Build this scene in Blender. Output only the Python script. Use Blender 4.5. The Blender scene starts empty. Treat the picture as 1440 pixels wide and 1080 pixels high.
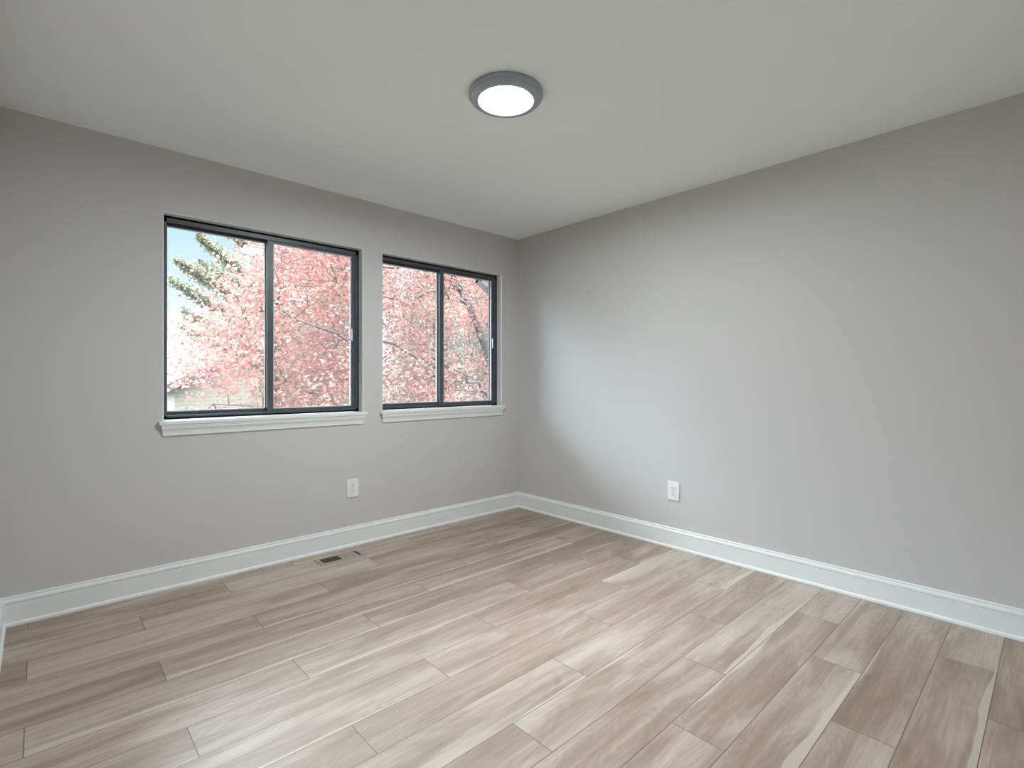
import bpy, bmesh, math, random
import numpy as np
from mathutils import Vector, Matrix

# ------------------------------------------------------------------ camera, world, exposure
scene = bpy.context.scene
col = scene.collection
scene.view_settings.view_transform = 'Standard'
scene.view_settings.look = 'None'
scene.view_settings.gamma = 1.0
scene.view_settings.use_curve_mapping = False
scene.view_settings.exposure = 0.62

cam_d = bpy.data.cameras.new('camera')
cam = bpy.data.objects.new('camera', cam_d)
col.objects.link(cam)
scene.camera = cam
cam.location = (0.0, 0.0, 1.161)
cam.rotation_euler = (math.radians(90), 0, math.radians(-42.913))
cam_d.sensor_width = 36.0
cam_d.lens = 17.898
cam_d.shift_y = -0.0043
cam_d.clip_start = 0.02
cam_d.clip_end = 300

scene.cycles.max_bounces = 12
scene.cycles.diffuse_bounces = 8
scene.cycles.transparent_max_bounces = 16
scene.cycles.sample_clamp_indirect = 8.0
scene.cycles.use_denoising = True
scene.cycles.caustics_reflective = False
scene.cycles.caustics_refractive = False

LAMP = 235.0          # luminance of the ceiling lamp's diffuser
SKY_LOW, SKY_HIGH, GLOW = 0.70, 27.0, 30.0

world = bpy.data.worlds.new('sky')
scene.world = world
world.use_nodes = True
world.cycles.sampling_method = 'MANUAL'
world.cycles.sample_map_resolution = 512
wn, wl = world.node_tree.nodes, world.node_tree.links
wn.clear()
def wnode(t, **k):
    n = wn.new(t)
    for a, b in k.items(): setattr(n, a, b)
    return n
tc = wnode('ShaderNodeTexCoord')
sep = wnode('ShaderNodeSeparateXYZ')
wl.new(tc.outputs['Generated'], sep.inputs[0])
ramp = wnode('ShaderNodeValToRGB')
ramp.color_ramp.elements[0].position = 0.0
ramp.color_ramp.elements[0].color = (1.0, 1.0, 1.0, 1)
ramp.color_ramp.elements[1].position = 0.24
ramp.color_ramp.elements[1].color = (0.62, 0.86, 1.0, 1)
e = ramp.color_ramp.elements.new(0.5); e.color = (0.80, 0.92, 1.0, 1)
wl.new(sep.outputs['Z'], ramp.inputs['Fac'])
mr = wnode('ShaderNodeMapRange')
mr.inputs['From Min'].default_value = 0.34
mr.inputs['From Max'].default_value = 0.55
mr.inputs['To Min'].default_value = SKY_LOW
mr.inputs['To Max'].default_value = SKY_HIGH
wl.new(sep.outputs['Z'], mr.inputs['Value'])
bg = wnode('ShaderNodeBackground')
wl.new(ramp.outputs['Color'], bg.inputs['Color'])
wl.new(mr.outputs['Result'], bg.inputs['Strength'])
# the sun behind thin cloud: a broad bright patch of sky high on the left of the windows
gdir = Vector((-1.15, 1.0, 1.05)).normalized()
dot = wnode('ShaderNodeVectorMath', operation='DOT_PRODUCT')
nrm = wnode('ShaderNodeVectorMath', operation='NORMALIZE')
wl.new(tc.outputs['Generated'], nrm.inputs[0])
wl.new(nrm.outputs[0], dot.inputs[0])
dot.inputs[1].default_value = gdir
mg = wnode('ShaderNodeMapRange', interpolation_type='SMOOTHSTEP')
mg.inputs['From Min'].default_value = math.cos(math.radians(30))
mg.inputs['From Max'].default_value = math.cos(math.radians(6))
mg.inputs['To Min'].default_value = 0.0
mg.inputs['To Max'].default_value = GLOW
wl.new(dot.outputs['Value'], mg.inputs['Value'])
bg2 = wnode('ShaderNodeBackground')
bg2.inputs['Color'].default_value = (0.76, 0.89, 1.0, 1)
wl.new(mg.outputs['Result'], bg2.inputs['Strength'])
add = wnode('ShaderNodeAddShader')
wl.new(bg.outputs[0], add.inputs[0]); wl.new(bg2.outputs[0], add.inputs[1])
wo = wnode('ShaderNodeOutputWorld')
wl.new(add.outputs[0], wo.inputs['Surface'])

# ------------------------------------------------------------------ helpers
R = random.Random(7)
NP = np.random.default_rng(11)
XL, XR, YF, YW, H = -0.135, 3.213, -0.16, 3.3745, 2.44     # left, right, front, window wall, height

def tag(o, label=None, cat=None, group=None, kind=None):
    if label: o['label'] = label
    if cat: o['category'] = cat
    if group: o['group'] = group
    if kind: o['kind'] = kind
    return o

def empty(name, loc, rz=0.0):
    o = bpy.data.objects.new(name, None)
    o.empty_display_size = 0.1
    o.location = loc; o.rotation_euler = (0, 0, rz)
    col.objects.link(o)
    return o

def mesh_obj(name, verts, faces, mat, parent=None, smooth=False, mats=None, fmat=None):
    me = bpy.data.meshes.new(name)
    me.from_pydata([tuple(v) for v in verts], [], [tuple(f) for f in faces])
    for m in (mats or [mat]): me.materials.append(m)
    if fmat is not None: me.polygons.foreach_set('material_index', fmat)
    if smooth: me.polygons.foreach_set('use_smooth', [True]*len(me.polygons))
    me.update()
    o = bpy.data.objects.new(name, me)
    col.objects.link(o)
    if parent: o.parent = parent
    return o

class MB:
    """collects shapes and links them as one mesh object"""
    def __init__(s): s.v = []; s.f = []
    def box(s, x0, x1, y0, y1, z0, z1, b=0.0):
        n = len(s.v)
        if b <= 0:
            s.v += [(x, y, z) for z in (z0, z1) for y in (y0, y1) for x in (x0, x1)]
            s.f += [tuple(n+i for i in q) for q in ((0,2,3,1),(4,5,7,6),(0,1,5,4),(2,6,7,3),(0,4,6,2),(1,3,7,5))]
            return s
        bm = bmesh.new()
        bmesh.ops.create_cube(bm, size=1.0)
        for v in bm.verts:
            v.co = Vector(((x0+x1)/2+v.co.x*(x1-x0), (y0+y1)/2+v.co.y*(y1-y0), (z0+z1)/2+v.co.z*(z1-z0)))
        bmesh.ops.bevel(bm, geom=bm.edges[:], offset=b, segments=2, affect='EDGES', profile=0.6)
        bm.verts.index_update()
        s.v += [tuple(v.co) for v in bm.verts]
        s.f += [tuple(n+v.index for v in f.verts) for f in bm.faces]
        bm.free()
        return s
    def sweep(s, prof, p0, p1, up=(0,0,1), out=(0,-1,0), m0=0.0, m1=0.0):
        """closed profile [(out, up)] extruded from p0 to p1; m0/m1 lengthen each end with the 'out' distance (mitres)"""
        p0, p1, up, out = Vector(p0), Vector(p1), Vector(up), Vector(out)
        d = (p1-p0).normalized(); n = len(s.v); k = len(prof)
        for a, b in prof: s.v.append(tuple(p0 + out*a + up*b + d*(a*m0)))
        for a, b in prof: s.v.append(tuple(p1 + out*a + up*b - d*(a*m1)))
        for i in range(k):
            j = (i+1) % k
            s.f.append((n+i, n+j, n+k+j, n+k+i))
        s.f.append(tuple(n+i for i in range(k))[::-1]); s.f.append(tuple(n+k+i for i in range(k)))
        return s
    def lathe(s, prof, c, seg=64):
        """prof [(r, z)] round the vertical axis through c"""
        n = len(s.v); k = len(prof)
        for i in range(seg):
            a = 2*math.pi*i/seg
            for r, z in prof: s.v.append((c[0]+r*math.cos(a), c[1]+r*math.sin(a), c[2]+z))
        for i in range(seg):
            j = (i+1) % seg
            for q in range(k-1):
                s.f.append((n+i*k+q, n+j*k+q, n+j*k+q+1, n+i*k+q+1))
        return s
    def tube(s, pts, rad, seg=7):
        pts = [Vector(p) for p in pts]
        if not hasattr(rad, '__len__'): rad = [rad]*len(pts)
        n = len(s.v)
        for i, p in enumerate(pts):
            d = (pts[min(i+1, len(pts)-1)] - pts[max(i-1, 0)]).normalized()
            a = d.cross(Vector((0.13, 0.21, 1.0)))
            if a.length < 0.05: a = d.cross(Vector((1, 0, 0)))
            a.normalize(); b = d.cross(a)
            for k in range(seg):
                t = 2*math.pi*k/seg
                s.v.append(tuple(p + (a*math.cos(t)+b*math.sin(t))*rad[i]))
        for i in range(len(pts)-1):
            for k in range(seg):
                k2 = (k+1) % seg
                s.f.append((n+i*seg+k, n+i*seg+k2, n+(i+1)*seg+k2, n+(i+1)*seg+k))
        s.f.append(tuple(n+k for k in range(seg))[::-1])
        s.f.append(tuple(n+(len(pts)-1)*seg+k for k in range(seg)))
        return s
    def build(s, name, mat, parent=None, smooth=False):
        o = mesh_obj(name, s.v, s.f, mat, parent, smooth)
        bm = bmesh.new(); bm.from_mesh(o.data)
        bmesh.ops.recalc_face_normals(bm, faces=bm.faces[:])
        bm.to_mesh(o.data); bm.free()
        return o

# ------------------------------------------------------------------ materials
def new_mat(name, color=(0.8,0.8,0.8), rough=0.5, spec=0.5, metal=0.0):
    m = bpy.data.materials.new(name); m.use_nodes = True
    b = m.node_tree.nodes['Principled BSDF']
    b.inputs['Base Color'].default_value = (*color, 1)
    b.inputs['Roughness'].default_value = rough
    b.inputs['Specular IOR Level'].default_value = spec
    b.inputs['Metallic'].default_value = metal
    return m

def vary(m, color, amount=0.04, scale=8.0, bump=0.0, bscale=200.0, coord='Object', sc=(1,1,1)):
    """small procedural colour variation and a fine bump"""
    nt = m.node_tree; n = nt.nodes; l = nt.links; b = n['Principled BSDF']
    t = n.new('ShaderNodeTexCoord'); mp = n.new('ShaderNodeMapping')
    mp.inputs['Scale'].default_value = sc
    l.new(t.outputs[coord], mp.inputs[0])
    no = n.new('ShaderNodeTexNoise'); no.inputs['Scale'].default_value = scale; no.inputs['Detail'].default_value = 4
    l.new(mp.outputs[0], no.inputs['Vector'])
    r = n.new('ShaderNodeValToRGB')
    r.color_ramp.elements[0].position = 0.3; r.color_ramp.elements[1].position = 0.7
    r.color_ramp.elements[0].color = (*[c*(1-amount) for c in color], 1)
    r.color_ramp.elements[1].color = (*[min(1, c*(1+amount)) for c in color], 1)
    l.new(no.outputs['Fac'], r.inputs['Fac']); l.new(r.outputs['Color'], b.inputs['Base Color'])
    if bump > 0:
        nb = n.new('ShaderNodeTexNoise'); nb.inputs['Scale'].default_value = bscale; nb.inputs['Detail'].default_value = 3
        l.new(t.outputs[coord], nb.inputs['Vector'])
        bp = n.new('ShaderNodeBump'); bp.inputs['Strength'].default_value = bump; bp.inputs['Distance'].default_value = 0.001
        l.new(nb.outputs['Fac'], bp.inputs['Height']); l.new(bp.outputs[0], b.inputs['Normal'])
    return m

WALL = (0.590, 0.576, 0.567)
M_wall = vary(new_mat('greige_wall_paint', WALL, 0.75, 0.25), WALL, 0.012, 1.5, 0.12, 260)
CEIL = (0.93, 0.96, 0.985)
M_ceil = vary(new_mat('flat_ceiling_paint', CEIL, 0.9, 0.15), CEIL, 0.01, 1.2, 0.12, 220)
TRIM = (0.80, 0.82, 0.815)
M_trim = vary(new_mat('white_semi_gloss_trim', TRIM, 0.32, 0.5), TRIM, 0.008, 3.0)
M_bronze = vary(new_mat('dark_bronze_aluminium', (0.075, 0.080, 0.092), 0.38, 0.5), (0.075, 0.080, 0.092), 0.15, 12)
M_seal = new_mat('grey_glazing_gasket', (0.60, 0.63, 0.67), 0.4, 0.5)
M_black = new_mat('black_channel', (0.008, 0.008, 0.010), 0.6, 0.3)
M_plate = new_mat('white_plastic_plate', (0.80, 0.82, 0.82), 0.3, 0.5)
M_slot = new_mat('dark_slot', (0.03, 0.03, 0.03), 0.7, 0.2)
M_screw = new_mat('screw_steel', (0.6, 0.6, 0.6), 0.35, 0.5, 0.8)
M_nickel = vary(new_mat('grey_lamp_housing', (0.36, 0.39, 0.43), 0.42, 0.5, 0.2), (0.36, 0.39, 0.43), 0.05, 20)
M_reg = vary(new_mat('brown_painted_register', (0.36, 0.31, 0.27), 0.42, 0.5, 0.2), (0.36, 0.31, 0.27), 0.06, 30)
M_gutter = new_mat('weathered_grey_metal', (0.030, 0.030, 0.032), 0.7, 0.15, 0.0)

def glass_mat():
    m = bpy.data.materials.new('window_glass'); m.use_nodes = True
    nt = m.node_tree; n = nt.nodes; l = nt.links; n.clear()
    tr = n.new('ShaderNodeBsdfTransparent'); tr.inputs['Color'].default_value = (0.97, 0.985, 0.98, 1)
    gl = n.new('ShaderNodeBsdfGlossy'); gl.inputs['Roughness'].default_value = 0.02
    gl.inputs['Color'].default_value = (1, 1, 1, 1)
    fr = n.new('ShaderNodeFresnel'); fr.inputs['IOR'].default_value = 1.45
    mx = n.new('ShaderNodeMixShader')
    l.new(fr.outputs[0], mx.inputs[0]); l.new(tr.outputs[0], mx.inputs[1]); l.new(gl.outputs[0], mx.inputs[2])
    # an added milky haze imitating the glare that washes out the view outside
    hz = n.new('ShaderNodeBsdfTranslucent'); hz.inputs['Color'].default_value = (0.95, 0.95, 0.95, 1)
    m2 = n.new('ShaderNodeMixShader')
    no = n.new('ShaderNodeTexNoise'); no.inputs['Scale'].default_value = 3.0
    t = n.new('ShaderNodeTexCoord'); l.new(t.outputs['Object'], no.inputs['Vector'])
    r = n.new('ShaderNodeMapRange'); r.inputs['To Min'].default_value = HAZE*0.8; r.inputs['To Max'].default_value = HAZE*1.2
    l.new(no.outputs['Fac'], r.inputs['Value']); l.new(r.outputs['Result'], m2.inputs[0])
    l.new(mx.outputs[0], m2.inputs[1]); l.new(hz.outputs[0], m2.inputs[2])
    o = n.new('ShaderNodeOutputMaterial'); l.new(m2.outputs[0], o.inputs['Surface'])
    return m
HAZE = 0.012
M_glass = glass_mat()

def lamp_mat():
    m = bpy.data.materials.new('lit_lamp_diffuser'); m.use_nodes = True
    n = m.node_tree.nodes; l = m.node_tree.links; n.clear()
    e = n.new('ShaderNodeEmission'); e.inputs['Color'].default_value = (0.87, 0.955, 1.0, 1); e.inputs['Strength'].default_value = LAMP
    o = n.new('ShaderNodeOutputMaterial'); l.new(e.outputs[0], o.inputs['Surface'])
    return m
M_lamp = lamp_mat()

def leaf_mat(name, c0, c1, c2, trans=0.35):
    """leaf colours picked per leaf by the 'tone' attribute, with light passing through the blade"""
    m = bpy.data.materials.new(name); m.use_nodes = True
    n = m.node_tree.nodes; l = m.node_tree.links; n.clear()
    at = n.new('ShaderNodeAttribute'); at.attribute_name = 'tone'
    r = n.new('ShaderNodeValToRGB')
    r.color_ramp.elements[0].position = 0.0; r.color_ramp.elements[0].color = (*c0, 1)
    r.color_ramp.elements[1].position = 1.0; r.color_ramp.elements[1].color = (*c2, 1)
    e = r.color_ramp.elements.new(0.55); e.color = (*c1, 1)
    l.new(at.outputs['Fac'], r.inputs['Fac'])
    d = n.new('ShaderNodeBsdfDiffuse'); t = n.new('ShaderNodeBsdfTranslucent'); mx = n.new('ShaderNodeMixShader')
    mx.inputs[0].default_value = trans
    l.new(r.outputs['Color'], d.inputs['Color']); l.new(r.outputs['Color'], t.inputs['Color'])
    l.new(d.outputs[0], mx.inputs[1]); l.new(t.outputs[0], mx.inputs[2])
    o = n.new('ShaderNodeOutputMaterial'); l.new(mx.outputs[0], o.inputs['Surface'])
    return m
M_maple = leaf_mat('red_maple_leaves', (0.185, 0.060, 0.056), (0.212, 0.102, 0.085), (0.235, 0.172, 0.132))
M_pine = leaf_mat('olive_conifer_needles', (0.100, 0.098, 0.062), (0.140, 0.132, 0.086), (0.185, 0.170, 0.118), 0.2)
M_green = leaf_mat('pale_green_foliage', (0.052, 0.072, 0.052), (0.072, 0.089, 0.069), (0.095, 0.104, 0.083), 0.3)
M_rust = leaf_mat('pale_rusty_foliage', (0.073, 0.051, 0.046), (0.082, 0.066, 0.058), (0.093, 0.082, 0.073), 0.3)
M_bark = vary(new_mat('grey_bark', (0.047, 0.044, 0.041), 0.9, 0.2), (0.047, 0.044, 0.041), 0.35, 9)
M_twig = vary(new_mat('pale_grey_bark', (0.110, 0.103, 0.100), 0.9, 0.2), (0.110, 0.103, 0.100), 0.25, 12)
M_grass = vary(new_mat('autumn_lawn', (0.051, 0.056, 0.034), 0.95, 0.1), (0.051, 0.056, 0.034), 0.3, 1.5)
M_roof = vary(new_mat('brown_grey_shingles', (0.068, 0.058, 0.054), 0.9, 0.2), (0.068, 0.058, 0.054), 0.2, 6)
M_fascia = new_mat('dark_grey_rake_board', (0.022, 0.023, 0.024), 0.6, 0.3)

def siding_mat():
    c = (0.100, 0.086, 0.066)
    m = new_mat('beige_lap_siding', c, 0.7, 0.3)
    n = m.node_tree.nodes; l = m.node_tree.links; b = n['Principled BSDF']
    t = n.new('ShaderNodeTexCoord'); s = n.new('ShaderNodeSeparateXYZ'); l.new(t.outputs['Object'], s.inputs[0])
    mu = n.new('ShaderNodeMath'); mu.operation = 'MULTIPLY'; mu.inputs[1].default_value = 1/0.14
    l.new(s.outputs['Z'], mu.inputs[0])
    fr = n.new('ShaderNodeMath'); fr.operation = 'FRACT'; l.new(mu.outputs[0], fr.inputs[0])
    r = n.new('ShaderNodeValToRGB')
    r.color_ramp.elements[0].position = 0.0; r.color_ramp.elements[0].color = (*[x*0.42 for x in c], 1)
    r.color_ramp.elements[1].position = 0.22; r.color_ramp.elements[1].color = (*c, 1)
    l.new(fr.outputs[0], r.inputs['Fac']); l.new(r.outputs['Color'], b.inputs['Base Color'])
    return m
M_siding = siding_mat()

def floor_mat():
    """wide vinyl planks: UV in metres (u along the plank, v across), 'plank' attribute = three random numbers and the plank's length"""
    m = bpy.data.materials.new('oak_look_planks'); m.use_nodes = True
    nt = m.node_tree; n = nt.nodes; l = nt.links; b = n['Principled BSDF']
    def N(t, **k):
        q = n.new(t)
        for a, v in k.items(): setattr(q, a, v)
        return q
    def math_(op, a, c=None, d=None):
        q = N('ShaderNodeMath', operation=op)
        for i, v in enumerate((a, c, d)):
            if v is None: continue
            if isinstance(v, (int, float)): q.inputs[i].default_value = v
            else: l.new(v, q.inputs[i])
        return q.outputs[0]
    uv = N('ShaderNodeUVMap'); uv.uv_map = 'UVMap'
    suv = N('ShaderNodeSeparateXYZ'); l.new(uv.outputs[0], suv.inputs[0])
    at = N('ShaderNodeAttribute'); at.attribute_name = 'plank'
    sr = N('ShaderNodeSeparateColor'); l.new(at.outputs['Color'], sr.inputs[0])
    u, v = suv.outputs['X'], suv.outputs['Y']
    r1, r2, r3 = sr.outputs[0], sr.outputs[1], sr.outputs[2]
    # coordinates shifted per plank
    cu = math_('ADD', u, math_('MULTIPLY', r1, 37.0)); cv = math_('ADD', v, math_('MULTIPLY', r2, 11.0))
    def vec(su, sv, w=0.0):
        c = N('ShaderNodeCombineXYZ')
        l.new(math_('MULTIPLY', cu, su), c.inputs[0]); l.new(math_('MULTIPLY', cv, sv), c.inputs[1])
        l.new(math_('ADD', math_('MULTIPLY', r3, 9.0), w), c.inputs[2]); return c.outputs[0]
    def noise(vec_, detail=3, dist=0.0, rough=0.5):
        q = N('ShaderNodeTexNoise'); q.inputs['Scale'].default_value = 1.0
        q.inputs['Detail'].default_value = detail; q.inputs['Distortion'].default_value = dist
        q.inputs['Roughness'].default_value = rough
        l.new(vec_, q.inputs['Vector']); return q.outputs['Fac']
    broad = noise(vec(1.6, 9.0), 2, 0.6)
    # cathedral figure: rings of a slowly varying field
    field = noise(vec(1.7, 7.5, 3.0), 1, 0.5)
    rings = math_('SINE', math_('MULTIPLY', field, 95.0))
    fine = noise(vec(9.0, 260.0, 5.0), 3, 0.4, 0.6)
    streak = noise(vec(2.2, 55.0, 7.0), 4, 0.9, 0.6)
    knots = noise(vec(5.0, 16.0, 13.0), 1, 0.3)
    fac = math_('ADD', math_('MULTIPLY', broad, 0.95), math_('MULTIPLY', streak, 0.50))
    fac = math_('ADD', fac, math_('MULTIPLY', rings, 0.030))
    fac = math_('ADD', fac, math_('MULTIPLY', fine, 0.22))
    fac = math_('ADD', fac, math_('MULTIPLY', math_('SUBTRACT', r3, 0.5), 0.20))
    fac = math_('SUBTRACT', fac, 0.34)
    ramp = N('ShaderNodeValToRGB')
    el = ramp.color_ramp.elements
    el[0].position = 0.18; el[0].color = (0.255, 0.182, 0.128, 1)
    el[1].position = 0.86; el[1].color = (0.540, 0.468, 0.394, 1)
    q = el.new(0.42); q.color = (0.335, 0.257, 0.200, 1)
    q = el.new(0.60); q.color = (0.430, 0.349, 0.284, 1)
    l.new(fac, ramp.inputs['Fac'])
    # dark pin knots
    kf = N('ShaderNodeMapRange'); kf.inputs['From Min'].default_value = 0.765; kf.inputs['From Max'].default_value = 0.81
    l.new(knots, kf.inputs['Value'])
    mk = N('ShaderNodeMix', data_type='RGBA'); l.new(math_('MULTIPLY', kf.outputs[0], 0.35), mk.inputs['Factor'])
    l.new(ramp.outputs['Color'], mk.inputs['A']); mk.inputs['B'].default_value = (0.13, 0.085, 0.06, 1)
    # pale sapwood along one long edge of many planks, its border wandering
    wob = noise(vec(1.5, 0.0, 17.0), 2, 0.0)
    width = math_('ADD', math_('MULTIPLY', math_('SUBTRACT', wob, 0.5), 0.10), math_('MULTIPLY', math_('SUBTRACT', r2, 0.45), 0.05))
    side = math_('GREATER_THAN', r1, 0.25)
    vf = math_('ADD', math_('MULTIPLY', side, v), math_('MULTIPLY', math_('SUBTRACT', 1.0, side), math_('SUBTRACT', 0.1815, v)))
    sf = N('ShaderNodeMapRange', interpolation_type='SMOOTHSTEP')
    sf.inputs['From Min'].default_value = -0.002; sf.inputs['From Max'].default_value = 0.004
    l.new(math_('SUBTRACT', width, vf), sf.inputs['Value'])
    ms = N('ShaderNodeMix', data_type='RGBA'); l.new(math_('MULTIPLY', sf.outputs[0], 0.60), ms.inputs['Factor'])
    l.new(mk.outputs['Result'], ms.inputs['A']); ms.inputs['B'].default_value = (0.62, 0.565, 0.455, 1)
    # micro-bevel seam between planks
    L = at.outputs['Alpha']
    ev = math_('MINIMUM', v, math_('SUBTRACT', 0.1815, v))
    eu = math_('MINIMUM', u, math_('SUBTRACT', math_('MULTIPLY', L, 2.0), u))
    ee = math_('MINIMUM', ev, eu)
    sm = N('ShaderNodeMapRange'); sm.inputs['From Min'].default_value = 0.0009; sm.inputs['From Max'].default_value = 0.0020
    l.new(ee, sm.inputs['Value'])
    mx = N('ShaderNodeMix', data_type='RGBA'); l.new(sm.outputs[0], mx.inputs['Factor'])
    mx.inputs['A'].default_value = (0.14, 0.105, 0.085, 1); l.new(ms.outputs['Result'], mx.inputs['B'])
    l.new(mx.outputs['Result'], b.inputs['Base Color'])
    b.inputs['Specular IOR Level'].default_value = 0.5
    rr = N('ShaderNodeMapRange'); rr.inputs['To Min'].default_value = 0.40; rr.inputs['To Max'].default_value = 0.50
    l.new(fine, rr.inputs['Value']); l.new(rr.outputs[0], b.inputs['Roughness'])
    hb = math_('ADD', math_('MULTIPLY', sm.outputs[0], 1.0), math_('MULTIPLY', fine, 0.12))
    bp = N('ShaderNodeBump'); bp.inputs['Strength'].default_value = 0.35; bp.inputs['Distance'].default_value = 0.0012
    l.new(hb, bp.inputs['Height']); l.new(bp.outputs[0], b.inputs['Normal'])
    return m
M_floor = floor_mat()

# ------------------------------------------------------------------ room shell
def build_floor():
    W, LEN, Y0 = 0.1815, 1.207, 0.168
    base = {2: -0.035, 1: 0.770, 0: 0.362}
    V, F, UV, PK = [], [], [], []
    x0, x1, ya, yb = XL-0.05, XR+0.05, YF-0.1, YW+0.05
    for k in range(-3, 19):
        ylo, yhi = Y0+W*k, Y0+W*(k+1)
        a, b_ = max(ylo, ya), min(yhi, yb)
        if a >= b_: continue
        n0 = -2
        for n in range(n0, 5):
            xa = base[k % 3]+LEN*n; xb = xa+LEN
            c, d = max(xa, x0), min(xb, x1)
            if c >= d: continue
            i = len(V)
            V += [(c, a, 0), (d, a, 0), (d, b_, 0), (c, b_, 0)]
            F.append((i, i+1, i+2, i+3))
            UV += [(c-xa, a-ylo), (d-xa, a-ylo), (d-xa, b_-ylo), (c-xa, b_-ylo)]
            rr = [R.random() for _ in range(3)]
            PK += [(*rr, LEN/2)]*4
    # the slab under the planks
    i = len(V)
    V += [(x, y, z) for z in (-0.2, -0.0005) for y in (ya, yb) for x in (x0, x1)]
    F += [tuple(i+q for q in t) for t in ((0,2,3,1),(4,5,7,6),(0,1,5,4),(2,6,7,3),(0,4,6,2),(1,3,7,5))]
    UV += [(0.5, 0.09)]*24
    PK += [(0.5, 0.5, 0.5, 0.6)]*24
    o = mesh_obj('floor', V, F, M_floor)
    uvl = o.data.uv_layers.new(name='UVMap')
    uvl.data.foreach_set('uv', np.array(UV, dtype=np.float32).ravel())
    ca = o.data.color_attributes.new('plank', 'FLOAT_COLOR', 'CORNER')
    ca.data.foreach_set('color', np.array(PK, dtype=np.float32).ravel())
    tag(o, 'wide greige oak plank floor with pale sapwood streaks', kind='structure')
    return o
build_floor()

tag(MB().box(XL-0.2, XR+0.2, YF-0.2, YW+0.16, H, H+0.2).build('ceiling', M_ceil),
    'flat off-white ceiling', kind='structure')
tag(MB().box(XR, XR+0.16, YF-0.2, YW+0.16, -0.0, H).build('wall_right', M_wall), 'plain greige wall on the right', kind='structure')
tag(MB().box(XL-0.16, XL, YF-0.2, YW+0.16, -0.0, H).build('wall_left', M_wall), 'plain greige wall at the left edge', kind='structure')
tag(MB().box(XL, XR, YF-0.16, YF, -0.0, H).build('wall_front', M_wall), 'plain greige wall behind the viewpoint', kind='structure')

OPEN = [(0.508, 1.687), (1.846, 3.008)]      # window openings, x range
ZB, ZT = 0.928, 2.088                        # their bottom and top
def window_wall():
    mb = MB(); c = 0.006; yo = YW+0.16; beads = []
    xs = [XL, OPEN[0][0], OPEN[0][1], OPEN[1][0], OPEN[1][1], XR]
    def q(*p):
        n = len(mb.v); mb.v.extend(p); mb.f.append(tuple(range(n, n+len(p))))
    def face(y, g):
        for i in (0, 2, 4):
            a = xs[i] - (g if i else 0) * -1 if i else xs[i]
            b = xs[i+1] - g if i < 4 else xs[i+1]
            for z0, z1 in ((0, ZB-g), (ZB-g, ZT+g), (ZT+g, H)):
                q((a, y, z0), (b, y, z0), (b, y, z1), (a, y, z1))
        for i in (1, 3):
            a, b = xs[i]-g, xs[i+1]+g
            q((a, y, 0), (b, y, 0), (b, y, ZB-g), (a, y, ZB-g))
            q((a, y, ZT+g), (b, y, ZT+g), (b, y, H), (a, y, H))
    face(YW, c); face(yo, 0)
    for a, b in OPEN:
        ring = [(a, ZB), (b, ZB), (b, ZT), (a, ZT)]; big = [(a-c, ZB-c), (b+c, ZB-c), (b+c, ZT+c), (a-c, ZT+c)]
        for k in range(4):
            j = (k+1) % 4
            q((big[k][0], YW, big[k][1]), (big[j][0], YW, big[j][1]), (ring[j][0], YW+c, ring[j][1]), (ring[k][0], YW+c, ring[k][1])); beads.append(len(mb.f)-1)
            q((ring[k][0], YW+c, ring[k][1]), (ring[j][0], YW+c, ring[j][1]), (ring[j][0], yo, ring[j][1]), (ring[k][0], yo, ring[k][1])); beads.append(len(mb.f)-1)
    q((XL, YW, H), (XR, YW, H), (XR, yo, H), (XL, yo, H)); q((XL, YW, 0), (XR, YW, 0), (XR, yo, 0), (XL, yo, 0))
    q((XL, YW, 0), (XL, yo, 0), (XL, yo, H), (XL, YW, H)); q((XR, YW, 0), (XR, yo, 0), (XR, yo, H), (XR, YW, H))
    o = mesh_obj('wall_back', mb.v, mb.f, M_wall, mats=[M_wall, M_trim], fmat=[1 if i in beads else 0 for i in range(len(mb.f))])
    bm = bmesh.new(); bm.from_mesh(o.data)
    bmesh.ops.remove_doubles(bm, verts=bm.verts[:], dist=0.0002)
    bmesh.ops.recalc_face_normals(bm, faces=bm.faces[:])
    bm.to_mesh(o.data); bm.free()
    tag(o, 'greige wall with two window openings', kind='structure')
window_wall()

# baseboards with a stepped cap and a shoe moulding
BP = [(0, 0), (0.024, 0), (0.024, 0.006), (0.0225, 0.012), (0.0185, 0.016), (0.0140, 0.0175), (0.0140, 0.100), (0.0120, 0.1015),
      (0.0120, 0.1035), (0.0155, 0.106), (0.0160, 0.114), (0.0135, 0.121), (0.0085, 0.1255), (0.0085, 0.128), (0.0095, 0.130), (0.0085, 0.1345), (0.0040, 0.137), (0, 0.137)]
def baseboard(name, p0, p1, out, label):
    o = MB().sweep(BP, p0, p1, out=out, m0=1.0, m1=1.0).build(name, M_trim)
    tag(o, label, kind='structure')
baseboard('baseboard_back', (XL, YW, 0), (XR, YW, 0), (0, -1, 0), 'white moulded baseboard below the windows')
baseboard('baseboard_right', (XR, YW, 0), (XR, YF, 0), (-1, 0, 0), 'white moulded baseboard along the right wall')
baseboard('baseboard_front', (XR, YF, 0), (XL, YF, 0), (0, 1, 0), 'white moulded baseboard behind the viewpoint')
baseboard('baseboard_left', (XL, YF, 0), (XL, YW, 0), (1, 0, 0), 'white moulded baseboard at the left edge')

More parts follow.
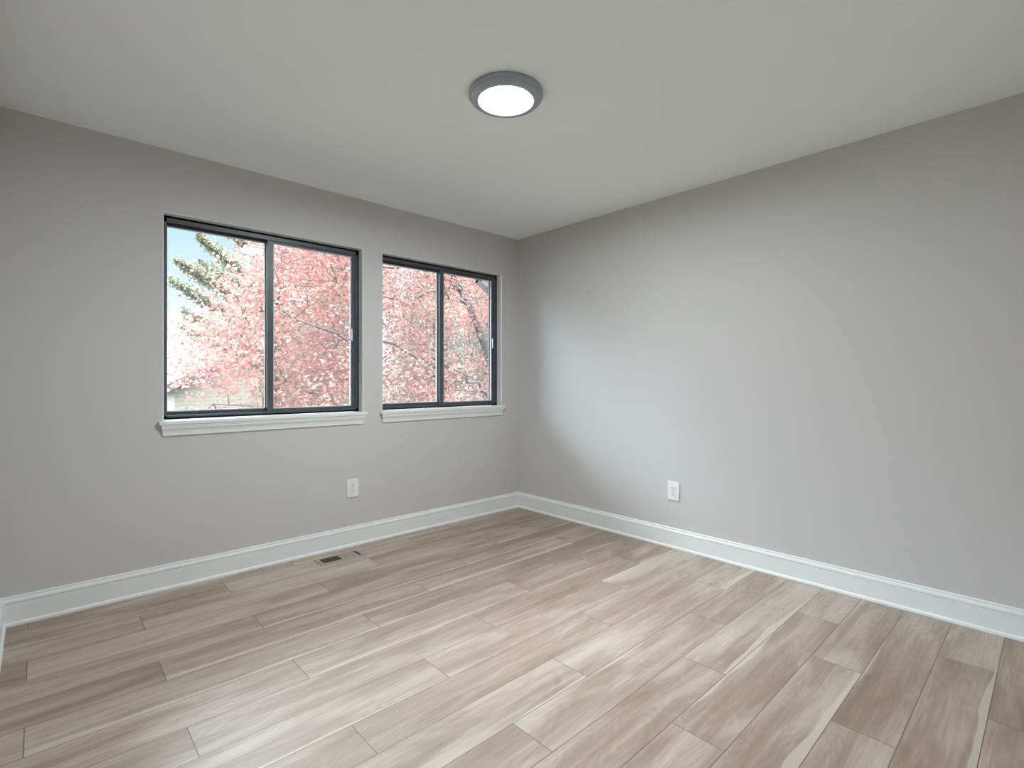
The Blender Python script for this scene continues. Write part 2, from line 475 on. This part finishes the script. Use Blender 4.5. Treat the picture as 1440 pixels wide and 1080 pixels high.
# ------------------------------------------------------------------ windows
def ring_boxes(mb, x0, x1, z0, z1, y0, y1, wl_, wr, wb, wt, bev=0.0015):
    mb.box(x0, x1, y0, y1, z0, z0+wb, bev); mb.box(x0, x1, y0, y1, z1-wt, z1, bev)
    mb.box(x0, x0+wl_, y0+0.0004, y1-0.0004, z0+wb*0.9, z1-wt*0.9, bev); mb.box(x1-wr, x1, y0+0.0004, y1-0.0004, z0+wb*0.9, z1-wt*0.9, bev)

def sash(root, x0, x1, z0, z1, y0, y1, wl_, wr, wb, wt, label):
    mb = MB(); ring_boxes(mb, x0, x1, z0, z1, y0, y1, wl_, wr, wb, wt)
    s = mb.build('sash', M_bronze, root); s['label'] = label
    gx0, gx1, gz0, gz1 = x0+wl_, x1-wr, z0+wb, z1-wt
    g = MB(); ym = (y0+y1)/2; t = 0.007
    ring_boxes(g, gx0-0.001, gx1+0.001, gz0-0.001, gz1+0.001, ym-0.006, ym+0.006, t, t, t, t, 0.0008)
    g.build('gasket', M_seal, s)
    MB().box(gx0, gx1, ym-0.0015, ym+0.0015, gz0, gz1).build('glass_pane', M_glass, s)
    return s

def window(i, x0, x1, label):
    yA = YW+0.060; yB = YW+0.148
    root = empty('window_%d' % i, ((x0+x1)/2, yA, ZB))
    tag(root, label, kind='structure')
    ox, oy, oz = root.location
    def loc(mb): mb.v = [(x-ox, y-oy, z-oz) for x, y, z in mb.v]; return mb
    zb, zt = ZB+0.006, ZT
    # outer frame: sill track, head track, two jambs with track fins
    f = MB()
    f.box(x0, x1, yA, yB, zb, zb+0.012, 0.001)
    f.box(x0, x1, yA, yA+0.006, zb, zb+0.024, 0.001)                 # inner lip of the sill
    f.box(x0, x1, yA+0.036, yA+0.040, zb, zb+0.026); f.box(x0, x1, yB-0.008, yB, zb, zb+0.026)
    f.box(x0, x1, yA, yB, zt-0.012, zt, 0.001)
    f.box(x0, x1, yA, yA+0.006, zt-0.036, zt, 0.001)
    f.box(x0, x1, yA+0.036, yA+0.040, zt-0.034, zt); f.box(x0, x1, yB-0.008, yB, zt-0.034, zt)
    for a, b, s in ((x0, x0+0.010, 1), (x1-0.010, x1, -1)):
        f.box(a, b, yA, yB, zb, zt, 0.001)
        for ya, yb, w in ((yA, yA+0.005, 0.022), (yA+0.036, yA+0.040, 0.024), (yB-0.008, yB, 0.026)):
            if s > 0: f.box(a, a+w, ya, yb, zb, zt)
            else: f.box(b-w, b, ya, yb, zb, zt)
    loc(f).build('window_frame', M_bronze, root)
    ch = MB()                                                        # black pile channels in the head and the right jamb
    ch.box(x0+0.010, x1-0.010, yA+0.007, yA+0.035, zt-0.020, zt-0.011)
    ch.box(x1-0.016, x1-0.009, yA+0.006, yA+0.035, zb+0.012, zt-0.012)
    loc(ch).build('weather_channel', M_black, root)
    ls = MB(); ls.box(x1-0.0200, x1-0.0165, yA+0.001, yA+0.008, zb+0.012, zt-0.014)
    loc(ls).build('jamb_strip', M_seal, root)
    xc = (x0+x1)/2 - 0.010
    # outer (fixed) sash on the left, inner sliding sash on the right
    mb_args = dict(z0=zb+0.014, z1=zt-0.016)
    a = sash(root, x0+0.011-ox, xc+0.020-ox, zb+0.016-oz, zt-0.016-oz, yA+0.046-oy, yA+0.074-oy, 0.016, 0.034, 0.026, 0.028, 'fixed left sash in the outer track')
    b = sash(root, xc-0.018-ox, x1-0.014-ox, zb+0.014-oz, zt-0.018-oz, yA+0.009-oy, yA+0.034-oy, 0.036, 0.036, 0.026, 0.030, 'sliding right sash in the inner track')
    zc = zb + 0.50*(zt-zb) - 0.03
    h = MB(); h.box(x1-0.046, x1-0.030, yA-0.004, yA+0.010, zc-0.045, zc+0.045, 0.003)
    h.box(x1-0.050, x1-0.046, yA-0.010, yA+0.010, zc-0.050, zc+0.050, 0.001)
    loc(h).build('pull_handle', M_bronze, b).location = (0, 0, 0)
    l_ = MB().box(x1-0.0535, x1-0.0503, yA-0.008, yA+0.006, zc-0.040, zc+0.040, 0.001)
    loc(l_).build('latch', M_screw, b)
    # wooden stool with a coved apron under it
    s = MB()
    e = 0.026
    st = [(-0.058, 0.0), (-0.058, 0.004), (0.0, 0.004)]
    s.box(x0-e, x1+e, YW-0.030, YW+0.001, ZB-0.018, ZB+0.004, 0.004)
    s.box(x0+0.0005, x1-0.0005, YW-0.005, YW+0.062, ZB-0.0, ZB+0.004)
    loc(s).build('window_sill', M_trim, root)
    ap = [(0, 0), (0.008, 0), (0.0105, 0.003), (0.0105, 0.012), (0.012, 0.022), (0.0145, 0.031), (0.019, 0.039), (0.0215, 0.045), (0.0215, 0.052), (0.0245, 0.054), (0.0245, 0.063), (0, 0.063)]
    k = MB().sweep(ap, (x0-0.001, YW, ZB-0.018-0.063), (x1+0.001, YW, ZB-0.018-0.063), m0=-0.6, m1=-0.6)
    loc(k).build('apron', M_trim, root)
window(1, *OPEN[0], 'wide dark-framed sliding window nearer the left, conifer branches and sky in its left pane')
window(2, *OPEN[1], 'dark-framed sliding window next to the corner, drainpipe elbow outside its right pane')

# ------------------------------------------------------------------ ceiling light
def ceiling_light():
    root = empty('ceiling_light', (1.527, 1.683, H))
    tag(root, 'round grey flush-mount ceiling light with a glowing white disc', 'ceiling light')
    hs = [(0.0, 0.0), (0.158, 0.0), (0.163, -0.003), (0.1655, -0.010), (0.1655, -0.017), (0.1635, -0.020), (0.1595, -0.021), (0.1590, -0.023),
          (0.1570, -0.029), (0.150, -0.035), (0.140, -0.0382), (0.128, -0.0390), (0.1165, -0.0375), (0.1145, -0.0345), (0.1145, -0.029), (0.0, -0.030)]
    MB().lathe(hs, (0, 0, 0), 96).build('housing', M_nickel, root, True)
    df = [(0.1142, -0.0295), (0.1142, -0.0325), (0.112, -0.0330), (0.08, -0.0338), (0.04, -0.034), (0.0, -0.034)]
    MB().lathe(df, (0, 0, 0), 96).build('diffuser', M_lamp, root, True)
ceiling_light()

# ------------------------------------------------------------------ power outlets
def outlet(loc, rz, label):
    """local frame: plate in the xz plane, facing -y"""
    root = empty('power_outlet', loc, rz)
    tag(root, label, 'power outlet', 'power outlets on the walls')
    w, h, t = 0.043, 0.064, 0.006
    MB().box(-w, w, -t, 0, -h, h, 0.0025).build('cover_plate', M_plate, root)
    for s in (-1, 1):
        zc = s*0.0195
        mb = MB(); seg = 28; n = []
        for k in range(seg):                                       # round face with flat top and bottom
            a = 2*math.pi*k/seg
            x, z = 0.0172*math.cos(a), max(-0.0140, min(0.0140, 0.0172*math.sin(a)))
            n.append((x, z))
        for y in (-t+0.001, -t-0.0022): mb.v += [(x, y, zc+z) for x, z in n]
        for k in range(seg): j = (k+1) % seg; mb.f.append((k, j, seg+j, seg+k))
        mb.f.append(tuple(range(seg, 2*seg)))
        rc = mb.build('receptacle', M_plate, root)
        sl = MB()
        y0, y1 = -t-0.0026, -t-0.0018
        sl.box(-0.0078, -0.0056, y0, y1, zc-0.001, zc+0.0085); sl.box(0.0056, 0.0078, y0, y1, zc+0.0005, zc+0.0075)
        m = len(sl.v)
        for y in (y0, y1):
            sl.v += [(0.0027*math.cos(2*math.pi*k/12), y, zc-0.0075+0.0030*math.sin(2*math.pi*k/12)) for k in range(12)]
        for k in range(12): j = (k+1) % 12; sl.f.append((m+k, m+j, m+12+j, m+12+k))
        sl.f.append(tuple(range(m, m+12)))
        sl.build('slots', M_slot, rc)
    sc = MB(); sc.v = []
    for y in (-t-0.0012, -t+0.001):
        sc.v += [(0.0032*math.cos(2*math.pi*k/16), y, 0.0032*math.sin(2*math.pi*k/16)) for k in range(16)]
    for k in range(16): j = (k+1) % 16; sc.f.append((k, j, 16+j, 16+k))
    sc.f.append(tuple(range(16)))
    sc.build('screw', M_screw, root)
outlet((1.6115, YW, 0.402), 0, 'white duplex outlet on the window wall, below the gap between windows')
outlet((XR, 1.815, 0.392), math.radians(-90), 'white duplex outlet on the right wall, low above the baseboard')

# ------------------------------------------------------------------ floor register
def register():
    cx, cy = 1.440, 3.190; L, W = 0.150, 0.068
    root = empty('floor_register', (cx, cy, 0))
    tag(root, 'brown metal floor register in the planks below the left window', 'floor vent')
    t = 0.006
    fr = MB()
    ix, iy = L-0.026, W-0.024
    prof = [(-ix, -iy), (ix, -iy), (ix, iy), (-ix, iy)]; outp = [(-L, -W), (L, -W), (L, W), (-L, W)]; mid = [(-L+0.006, -W+0.006), (L-0.006, -W+0.006), (L-0.006, W-0.006), (-L+0.006, W-0.006)]
    rings = [[(x, y, 0.0) for x, y in outp], [(x, y, 0.0015) for x, y in outp], [(x, y, t) for x, y in mid], [(x, y, t) for x, y in prof], [(x, y, 0.0008) for x, y in prof]]
    for r_ in rings: fr.v += r_
    for a in range(4):
        for k in range(4):
            j = (k+1) % 4; fr.f.append((a*4+k, a*4+j, a*4+4+j, a*4+4+k))
    fr.box(-0.005, 0.005, -iy-0.001, iy+0.001, 0.0008, t-0.0003)
    fr.build('frame', M_reg, root)
    MB().box(-ix-0.001, ix+0.001, -iy-0.001, iy+0.001, 0.0002, 0.0010).build('dark_pan', M_black, root)['label'] = 'black pan painted as the dark inside of the duct'  # flat black sheet standing in for the shade down in the duct
    a = MB(); n = 9
    for k in range(1, n):
        x = -ix + (ix-0.005)*k/n
        a.box(x-0.0010, x+0.0010, -iy, iy, 0.0012, t-0.0012)
    a.build('louver', M_reg, root)['label'] = 'open louver bank'
    b = MB()
    for k in range(0, n-1):                                        # closed bank: slats lie flat
        x = 0.005 + (ix-0.005)*(k+0.5)/n
        w = (ix-0.005)/n*0.5
        b.v += [(x-w, -iy, 0.0032), (x+w*0.9, -iy, 0.0046), (x+w*0.9, iy, 0.0046), (x-w, iy, 0.0032)]
        m = len(b.v)-4; b.f.append((m, m+1, m+2, m+3))
    b.build('louver', M_reg, root)['label'] = 'closed louver bank'
register()

# ------------------------------------------------------------------ outside: eave, gutter and drainpipe of this house
tag(MB().box(XL-1.2, XR+1.6, YW+0.162, YW+0.62, 2.36, 2.44).build('trim_1', M_trim), 'eave soffit above the windows outside', kind='structure')
def gutter():
    root = empty('rain_gutter', (3.38, 4.14, 2.25))
    tag(root, 'grey drainpipe elbow of the gutter outside the right window', 'gutter')
    o = Vector(root.location)
    g = MB()
    pr = [(0, 0), (0.09, 0), (0.12, 0.05), (0.12, 0.11), (0.115, 0.11), (0.115, 0.052), (0.086, 0.005), (0.005, 0.005), (0.005, 0.11), (0, 0.11)]
    g.sweep(pr, Vector((XL-1.2, YW+0.622, 2.30))-o, Vector((XR+1.6, YW+0.622, 2.30))-o, out=(0, 1, 0))
    g.build('trough', M_gutter, root)
    def pipe(p, q, mb, w=0.034, d=0.026):
        p, q = Vector(p)-o, Vector(q)-o; dr = (q-p).normalized(); X = Vector((1, 0, 0)); Y = dr.cross(X).normalized()
        n = len(mb.v)
        for c in (p, q):
            mb.v += [tuple(c+X*a*w+Y*b*d) for a, b in ((-1,-1),(-0.3,-1),(-0.3,-0.85),(0.3,-0.85),(0.3,-1),(1,-1),(1,1),(-1,1))]
        for k in range(8): j = (k+1) % 8; mb.f.append((n+k, n+j, n+8+j, n+8+k))
        mb.f.append(tuple(n+k for k in range(8))[::-1]); mb.f.append(tuple(n+8+k for k in range(8)))
    d = MB()
    pipe((3.38, 4.14, 2.305), (3.38, 4.14, 2.17), d)
    pipe((3.38, 4.152, 2.195), (3.38, 3.60, 1.80), d)
    pipe((3.38, 3.61, 1.83), (3.38, 3.61, -2.70), d)
    d.build('downspout', M_gutter, root)
gutter()

# ------------------------------------------------------------------ outside: ground, houses, trees
GZ = -2.8
g = MB(); n = 24
for i in range(n+1):
    for j in range(n+1):
        x, y = -40+100*i/n, 3.6+80*j/n
        g.v.append((x, y, GZ + 0.25*math.sin(x*0.13)*math.cos(y*0.11)*min(1, (y-3.6)/15)))
for i in range(n):
    for j in range(n):
        a = i*(n+1)+j; g.f.append((a, a+n+1, a+n+2, a+1))
tag(mesh_obj('lawn', g.v, g.f, M_grass), 'autumn lawn below the windows outside', kind='structure')

# a wooded hillside closing the view on the right
hv, hf = [], []; nx, ny = 150, 60
for i in range(nx+1):
    for j in range(ny+1):
        x, y = 2+90*i/nx, 46+34*j/ny
        k = min(1, max(0, (x/y-0.22)/0.16)); k = k*k*(3-2*k)
        top = 17*k*min(1, (j/ny)*1.6)
        hv.append((x, y, GZ-0.4+top+R.uniform(-0.5, 0.5)*min(1, top)))
for i in range(nx):
    for j in range(ny):
        a = i*(ny+1)+j; hf.append((a, a+ny+1, a+ny+2, a+1))
M_hill = vary(new_mat('pale_woodland', (0.084, 0.078, 0.071), 0.95, 0.1), (0.084, 0.078, 0.071), 0.22, 1.2)
tag(mesh_obj('hills', hv, hf, M_hill), 'pale wooded hillside behind the trees', kind='structure')

def house(loc, rz, w, d, ez, rz_, label, roofcol, gable_front=True):
    """w along local x (gable end faces -y when gable_front), eave height ez, ridge height rz_ (world z)"""
    root = empty('neighbour_house', (loc[0], loc[1], GZ), rz)
    tag(root, label, 'house')
    E, P = ez-GZ, rz_-GZ
    mb = MB()
    if gable_front:
        pts = [(0, 0, -0.3), (w, 0, -0.3), (w, 0, E), (w/2, 0, P), (0, 0, E)]
        mb.v += pts + [(x, d, z) for x, y, z in pts]
        mb.f += [(0, 1, 2, 3, 4), (9, 8, 7, 6, 5), (0, 4, 9, 5), (1, 6, 7, 2), (0, 5, 6, 1)]
    else:
        pts = [(0, 0, -0.3), (0, d, -0.3), (0, d, E), (0, d/2, P), (0, 0, E)]
        mb.v += pts + [(w, y, z) for x, y, z in pts]
        mb.f += [(0, 1, 2, 3, 4), (9, 8, 7, 6, 5), (0, 4, 9, 5), (1, 6, 7, 2), (0, 5, 6, 1)]
    mb.build('siding_wall', M_siding, root)
    ov, th = 0.35, 0.16
    ro = MB(); fa = MB()
    half = (w if gable_front else d)/2; sl = (P-E)/half; ln = d if gable_front else w
    for s in (-1, 1):
        a0, a1 = half + s*(half+ov), half
        z0, z1 = E - sl*ov, P
        for A, t0, t1, e0, e1 in ((ro, 0.03, th, -ov, ln+ov), (fa, -0.10, th-0.01, -ov-0.03, -ov+0.0)):
            n_ = len(A.v)
            for b in (e0, e1):
                for (a, z) in ((a0, z0+t0), (a1, z1+t0), (a1, z1+t1), (a0, z0+t1)):
                    A.v.append((a, b, z) if gable_front else (b, a, z))
            A.f += [tuple(n_+k for k in q) for q in ((0,1,2,3),(7,6,5,4),(0,4,5,1),(1,5,6,2),(2,6,7,3),(3,7,4,0))]
    ro.build('roof', roofcol, root); fa.build('rake_board', M_fascia, root)
    # a window with pale trim on the front wall
    wf = MB(); cx = w*0.62
    ring_boxes(wf, cx-0.5, cx+0.5, E-2.0, E-0.7, -0.05, 0.02, 0.08, 0.08, 0.08, 0.08, 0)
    f = wf.build('window', M_trim, root)
    MB().box(cx-0.43, cx+0.43, -0.02, 0.0-0.005, E-1.93, E-0.77).build('pane', M_seal, f)
house((3.30, 20.0, GZ), 0.0, 7.4, 8.0, 1.00, 3.10, 'beige sided neighbour house with dark rake board, seen through left pane', M_roof)
house((0.0, 36.0, GZ), 0.0, 7.0, 8.0, 1.6, 3.6, 'smaller brown-roofed house far off at lower left', M_roof, False)

def leaves(name, centers, sizes, tone, mat, parent, shape='maple', up=0.5):
    """one mesh of many separate leaf blades"""
    N = len(centers)
    if shape == 'maple':
        base = np.array([(0,-.5,0),(.22,-.30,.03),(.50,-.12,.06),(.24,.06,.03),(.32,.38,.05),(.08,.26,0),(0,.55,0),(-.08,.26,0),(-.32,.38,.05),(-.24,.06,.03),(-.50,-.12,.06),(-.22,-.30,.03)])
    elif shape == 'needle':
        base = np.array([(-.10,-.5,0),(.10,-.5,0),(.05,.5,0),(-.05,.5,0)])
    else:
        base = np.array([(0,-.5,0),(.32,-.1,.05),(.2,.35,0),(0,.5,0),(-.2,.35,0),(-.32,-.1,.05)])
    k = len(base)
    n = NP.normal(size=(N,3)); n[:,2] += up*np.sign(n[:,2]+0.5); n /= np.linalg.norm(n, axis=1)[:,None]
    t = NP.normal(size=(N,3)); t -= n*(t*n).sum(1)[:,None]; t /= np.linalg.norm(t, axis=1)[:,None]
    b = np.cross(n, t)
    P = centers[:,None,:] + sizes[:,None,None]*(base[None,:,0,None]*t[:,None,:] + base[None,:,1,None]*b[:,None,:] + base[None,:,2,None]*n[:,None,:])
    me = bpy.data.meshes.new(name)
    me.vertices.add(N*k); me.vertices.foreach_set('co', P.astype(np.float32).ravel())
    me.loops.add(N*k); me.loops.foreach_set('vertex_index', np.arange(N*k, dtype=np.int32))
    me.polygons.add(N); me.polygons.foreach_set('loop_start', np.arange(0, N*k, k, dtype=np.int32))
    at = me.attributes.new('tone', 'FLOAT', 'FACE'); at.data.foreach_set('value', tone.astype(np.float32))
    me.materials.append(mat); me.update(calc_edges=True)
    o = bpy.data.objects.new(name, me); col.objects.link(o); o.parent = parent
    return o

def curve_pts(p, q, sag, n=7, wob=0.06):
    p, q = np.array(p, float), np.array(q, float); L = np.linalg.norm(q-p); out = []
    for i in range(n+1):
        t = i/n; r = p*(1-t)+q*t; r[2] += sag*4*t*(1-t)
        if 0 < i < n: r += NP.normal(size=3)*wob*L*0.12
        out.append(r)
    return out

def maple():
    bx, by = 6.85, 7.3
    root = empty('maple_tree', (bx, by, GZ))
    tag(root, 'red maple in autumn leaf filling most of both windows', 'tree')
    O = np.array([bx, by, GZ])
    trunk = [np.array(p, float)-O for p in ((6.85,7.3,-2.9), (6.83,7.3,-1.6), (6.70,7.28,-0.4), (6.45,7.2,0.6), (6.10,7.05,1.35), (5.85,7.0,1.78), (5.62,7.0,2.25), (5.40,7.0,2.60), (5.10,7.0,2.95), (4.80,6.9,3.25), (4.5,6.8,3.7))]
    t = MB(); t.tube(trunk, [0.19,0.16,0.14,0.10,0.088,0.078,0.07,0.062,0.052,0.042,0.025], 10)
    t.build('trunk', M_bark, root, True)
    limbs = [
        [(5.40,7.0,2.60),(4.9,6.95,2.92),(4.3,6.8,2.95),(3.6,6.7,2.80),(2.9,6.5,2.45)],
        [(5.62,7.0,2.25),(5.2,6.9,2.50),(4.7,6.9,2.60),(4.1,6.9,2.40),(3.3,7.0,2.30)],
        [(6.45,7.2,0.6),(5.7,6.9,0.95),(4.8,6.6,1.35),(3.8,6.4,1.60),(2.8,6.3,1.75),(1.9,6.3,1.95)],
        [(6.70,7.28,-0.2),(5.6,6.6,0.45),(4.4,6.3,0.70),(3.2,6.2,0.68),(2.2,6.2,0.72),(1.4,6.3,0.90)],
        [(6.45,7.2,0.5),(6.5,6.9,1.6),(6.4,6.6,2.6),(6.1,6.2,3.2),(5.9,6.0,3.7)],
        [(6.5,7.2,0.7),(7.1,7.3,1.6),(7.8,7.4,2.6),(8.2,7.5,3.8)],
        [(5.10,7.0,2.95),(4.6,7.2,3.6),(4.0,7.4,3.8),(3.2,7.5,3.9)],
        [(6.10,7.05,1.35),(6.6,7.5,2.1),(6.4,8.2,3.0),(6.0,8.8,3.8)],
        [(5.85,7.0,1.78),(6.05,6.8,2.15),(6.2,6.7,2.5),(6.6,6.6,2.9)],
        [(6.78,7.3,-0.9),(5.9,7.9,-0.1),(4.8,8.2,0.5),(3.6,8.3,0.8),(2.6,8.2,1.2)],
        [(6.7,7.28,-0.4),(6.0,6.4,0.0),(5.2,5.8,0.35),(4.3,5.5,0.55),(3.4,5.4,0.9)],
    ]
    br = MB(); pts = []
    for Lm in limbs:
        P = [np.array(p)-O for p in Lm]
        fine = []
        for a, b in zip(P[:-1], P[1:]): fine += curve_pts(a, b, 0.0, 5, 0.5)[:-1]
        fine.append(P[-1])
        m = len(fine)
        br.tube(fine, [0.030*(1-i/m)+0.007 for i in range(m)], 7)
        pts += fine
    pts = np.array(pts)
    # crown: clusters in flattened layers; the left side climbs away from the conifer's sky
    cl = []
    while len(cl) < 1500:
        x = NP.uniform(0.7, 9.2); y = NP.uniform(5.7, 9.2); z = NP.uniform(-1.2, 4.5)
        e = ((y-7.2)/2.1)**2 + ((z-1.4)/3.4)**4 + abs((x-5.2)/4.4)**4
        if e > 1 or z > 1.161+0.335*y: continue
        # left outline at slope x/y against height
        s = x/y; zz = 1.161+(z-1.161)*7.0/y
        lim = np.interp(zz, [0.2, 0.9, 1.5, 1.8, 2.05, 2.35, 2.7, 3.1, 4.5], [0.162, 0.162, 0.162, 0.180, 0.232, 0.268, 0.288, 0.300, 0.34])
        if s < lim + NP.normal()*0.008: continue
        if s < 0.33 and zz < 1.25 and NP.random() < 0.80: continue     # thin in front of the house
        if zz < 2.3 and NP.random() < 0.25: continue
        if s > 0.52 and NP.random() < (0.48 if s < 0.72 or y > 7 else 0.7): continue
        cl.append((x, y, z))
    cl = np.array(cl)-O
    for c in cl[::4]:
        d = np.linalg.norm(pts-c, axis=1); j = int(np.argmin(d + NP.uniform(0, .5, len(d))))
        if d[j] > 2.2: continue
        p = curve_pts(pts[j], c, 0.06, 4, 0.9)
        br.tube(p, [0.008, 0.007, 0.006, 0.0045, 0.003], 5)
        for _ in range(2):
            q = c + NP.normal(size=3)*0.22
            br.tube([p[3], (p[3]+q)/2+NP.normal(size=3)*0.02, q], [0.005, 0.004, 0.002], 4)
    br.build('branches', M_bark, root, True)
    per = 62
    C = np.repeat(cl, per, 0) + NP.normal(size=(len(cl)*per, 3))*np.array([0.20, 0.20, 0.11])
    tone = np.clip(np.repeat(NP.uniform(0.1, 0.75, len(cl)), per) + NP.normal(size=len(C))*0.2, 0, 1)
    leaves('foliage', C, NP.uniform(0.034, 0.058, len(C)), tone, M_maple, root)
maple()

def conifer():
    bx, by = 3.75, 11.6
    root = empty('pine_tree', (bx, by, GZ))
    tag(root, 'olive-green conifer whose upswept branches cross the sky at far left', 'tree')
    O = np.array([bx, by, GZ])
    MB().tube([(0,0,-0.1),(0.02,0,3),(0.05,0,6),(0.03,0,9),(0,0,12)], [0.22,0.18,0.13,0.08,0.02], 9).build('trunk', M_bark, root, True)
    br = MB(); C = []; T = []
    specs = [((1.80,11.0,3.37),2.55),((1.72,11.0,2.98),2.15),((2.15,11.0,3.90),3.0),((1.98,11.3,2.45),1.7),((2.5,11.2,4.5),3.5),((3.0,10.4,3.2),2.4),((2.6,10.2,2.2),1.3)]
    for k in range(34):
        a = R.uniform(-1.2, 3.9); h = 0.2+7.0*k/34; ln = 2.0*(1-h/11)
        specs.append(((bx+ln*math.cos(a), by+ln*math.sin(a)*0.9, h+0.75), h))
    for tip, rz in specs:
        p, q = np.array((bx, by, rz))-O, np.array(tip)-O
        L = curve_pts(p, q, -0.05, 8, 0.25)
        br.tube(L, [0.030*(1-i/9)+0.005 for i in range(9)], 5)
        d = (q-p); ln = np.linalg.norm(d); d = d/ln
        n = int(2300*ln/2)
        t = NP.beta(2.0, 1.4, n)
        w = 0.19*np.sin(np.clip((1.03-t)*1.9, 0, math.pi))**0.8
        side = np.cross(d, (0,0,1)); side /= np.linalg.norm(side)
        c = p + d*(t*ln)[:,None] + side*(NP.normal(size=n)*w*0.9)[:,None]
        c[:,2] += -np.abs(NP.normal(size=n))*w*0.5 + NP.normal(size=n)*0.05
        C.append(c); T.append(np.clip(NP.normal(size=n)*0.25+0.5, 0, 1))
    br.build('branches', M_bark, root, True)
    C = np.concatenate(C); T = np.concatenate(T)
    leaves('foliage', C, NP.uniform(0.035, 0.065, len(C)), T, M_pine, root, 'leaf', 0.2)
conifer()

def back_tree(x, y, h, r, mat, label, nl, trunk_mat, leafs=0.16, bare=False, name='woodland_tree'):
    root = empty(name, (x, y, GZ))
    tag(root, label, 'tree')
    tr = [(0,0,-0.2)] + [(NP.normal()*0.12, NP.normal()*0.12, h*t) for t in (0.25, 0.5, 0.75, 0.95)]
    MB().tube(tr, [0.16, 0.13, 0.10, 0.07, 0.02], 8).build('trunk', trunk_mat, root, True)
    br = MB(); C = []
    nb = 40 if bare else 26
    for k in range(nb):
        z0 = h*R.uniform(0.2, 0.85); a = R.uniform(0, 2*math.pi); ln = r*R.uniform(0.5, 1.0)*(1.15-z0/h*0.6)
        p = np.array((0, 0, z0)); q = np.array((ln*math.cos(a), ln*math.sin(a), z0+ln*R.uniform(0.2, 0.8)))
        L = curve_pts(p, q, 0.1, 5, 0.6)
        br.tube(L, [0.045, 0.035, 0.028, 0.02, 0.014, 0.006], 5)
        for _ in range(5 if bare else 2):
            s = L[R.randint(2, 5)]; e = s + NP.normal(size=3)*0.45 + np.array((0, 0, 0.2))
            br.tube([s, (s+e)/2+NP.normal(size=3)*0.05, e], [0.012, 0.009, 0.004], 4)
        c = np.array(L)[NP.integers(2, 6, nl//nb)] + NP.normal(size=(nl//nb, 3))*r*0.22
        C.append(c)
    br.build('branches', trunk_mat, root, True)
    if nl:
        C = np.concatenate(C)
        leaves('foliage', C, NP.uniform(leafs*0.6, leafs, len(C)), np.clip(NP.normal(size=len(C))*0.3+0.5, 0, 1), mat, root, 'leaf')

back_tree(6.0, 14.6, 6.6, 1.35, M_green, 'pale green tree behind the maple, in the left window\'s right pane', 9000, M_twig)
back_tree(9.6, 14.4, 8.0, 1.35, M_green, 'pale green tree behind the maple, in the corner window\'s left pane', 9000, M_twig)
back_tree(13.2, 15.6, 8.0, 1.35, M_green, 'pale green tree behind the maple, in the corner window\'s right pane', 9000, M_twig)
back_tree(15.2, 22.0, 11.0, 1.9, M_rust, 'tall pale rusty tree far back beyond the corner window\'s left pane', 9000, M_twig, 0.2)
back_tree(20.4, 23.5, 11.0, 1.9, M_rust, 'tall pale rusty tree far back beyond the corner window\'s right pane', 9000, M_twig, 0.2)
back_tree(11.6, 18.8, 10.0, 0.9, M_rust, 'slender bare tree behind the maple, seen left of the corner window\'s mullion', 0, M_twig, 0.1, True)
back_tree(16.4, 18.6, 10.5, 0.9, M_rust, 'slender bare tree behind the maple, seen right of the corner window\'s mullion', 0, M_twig, 0.1, True)
back_tree(4.2, 31.0, 6.2, 1.2, M_rust, 'bare grey tree far off between the two houses', 0, M_twig, 0.1, True)
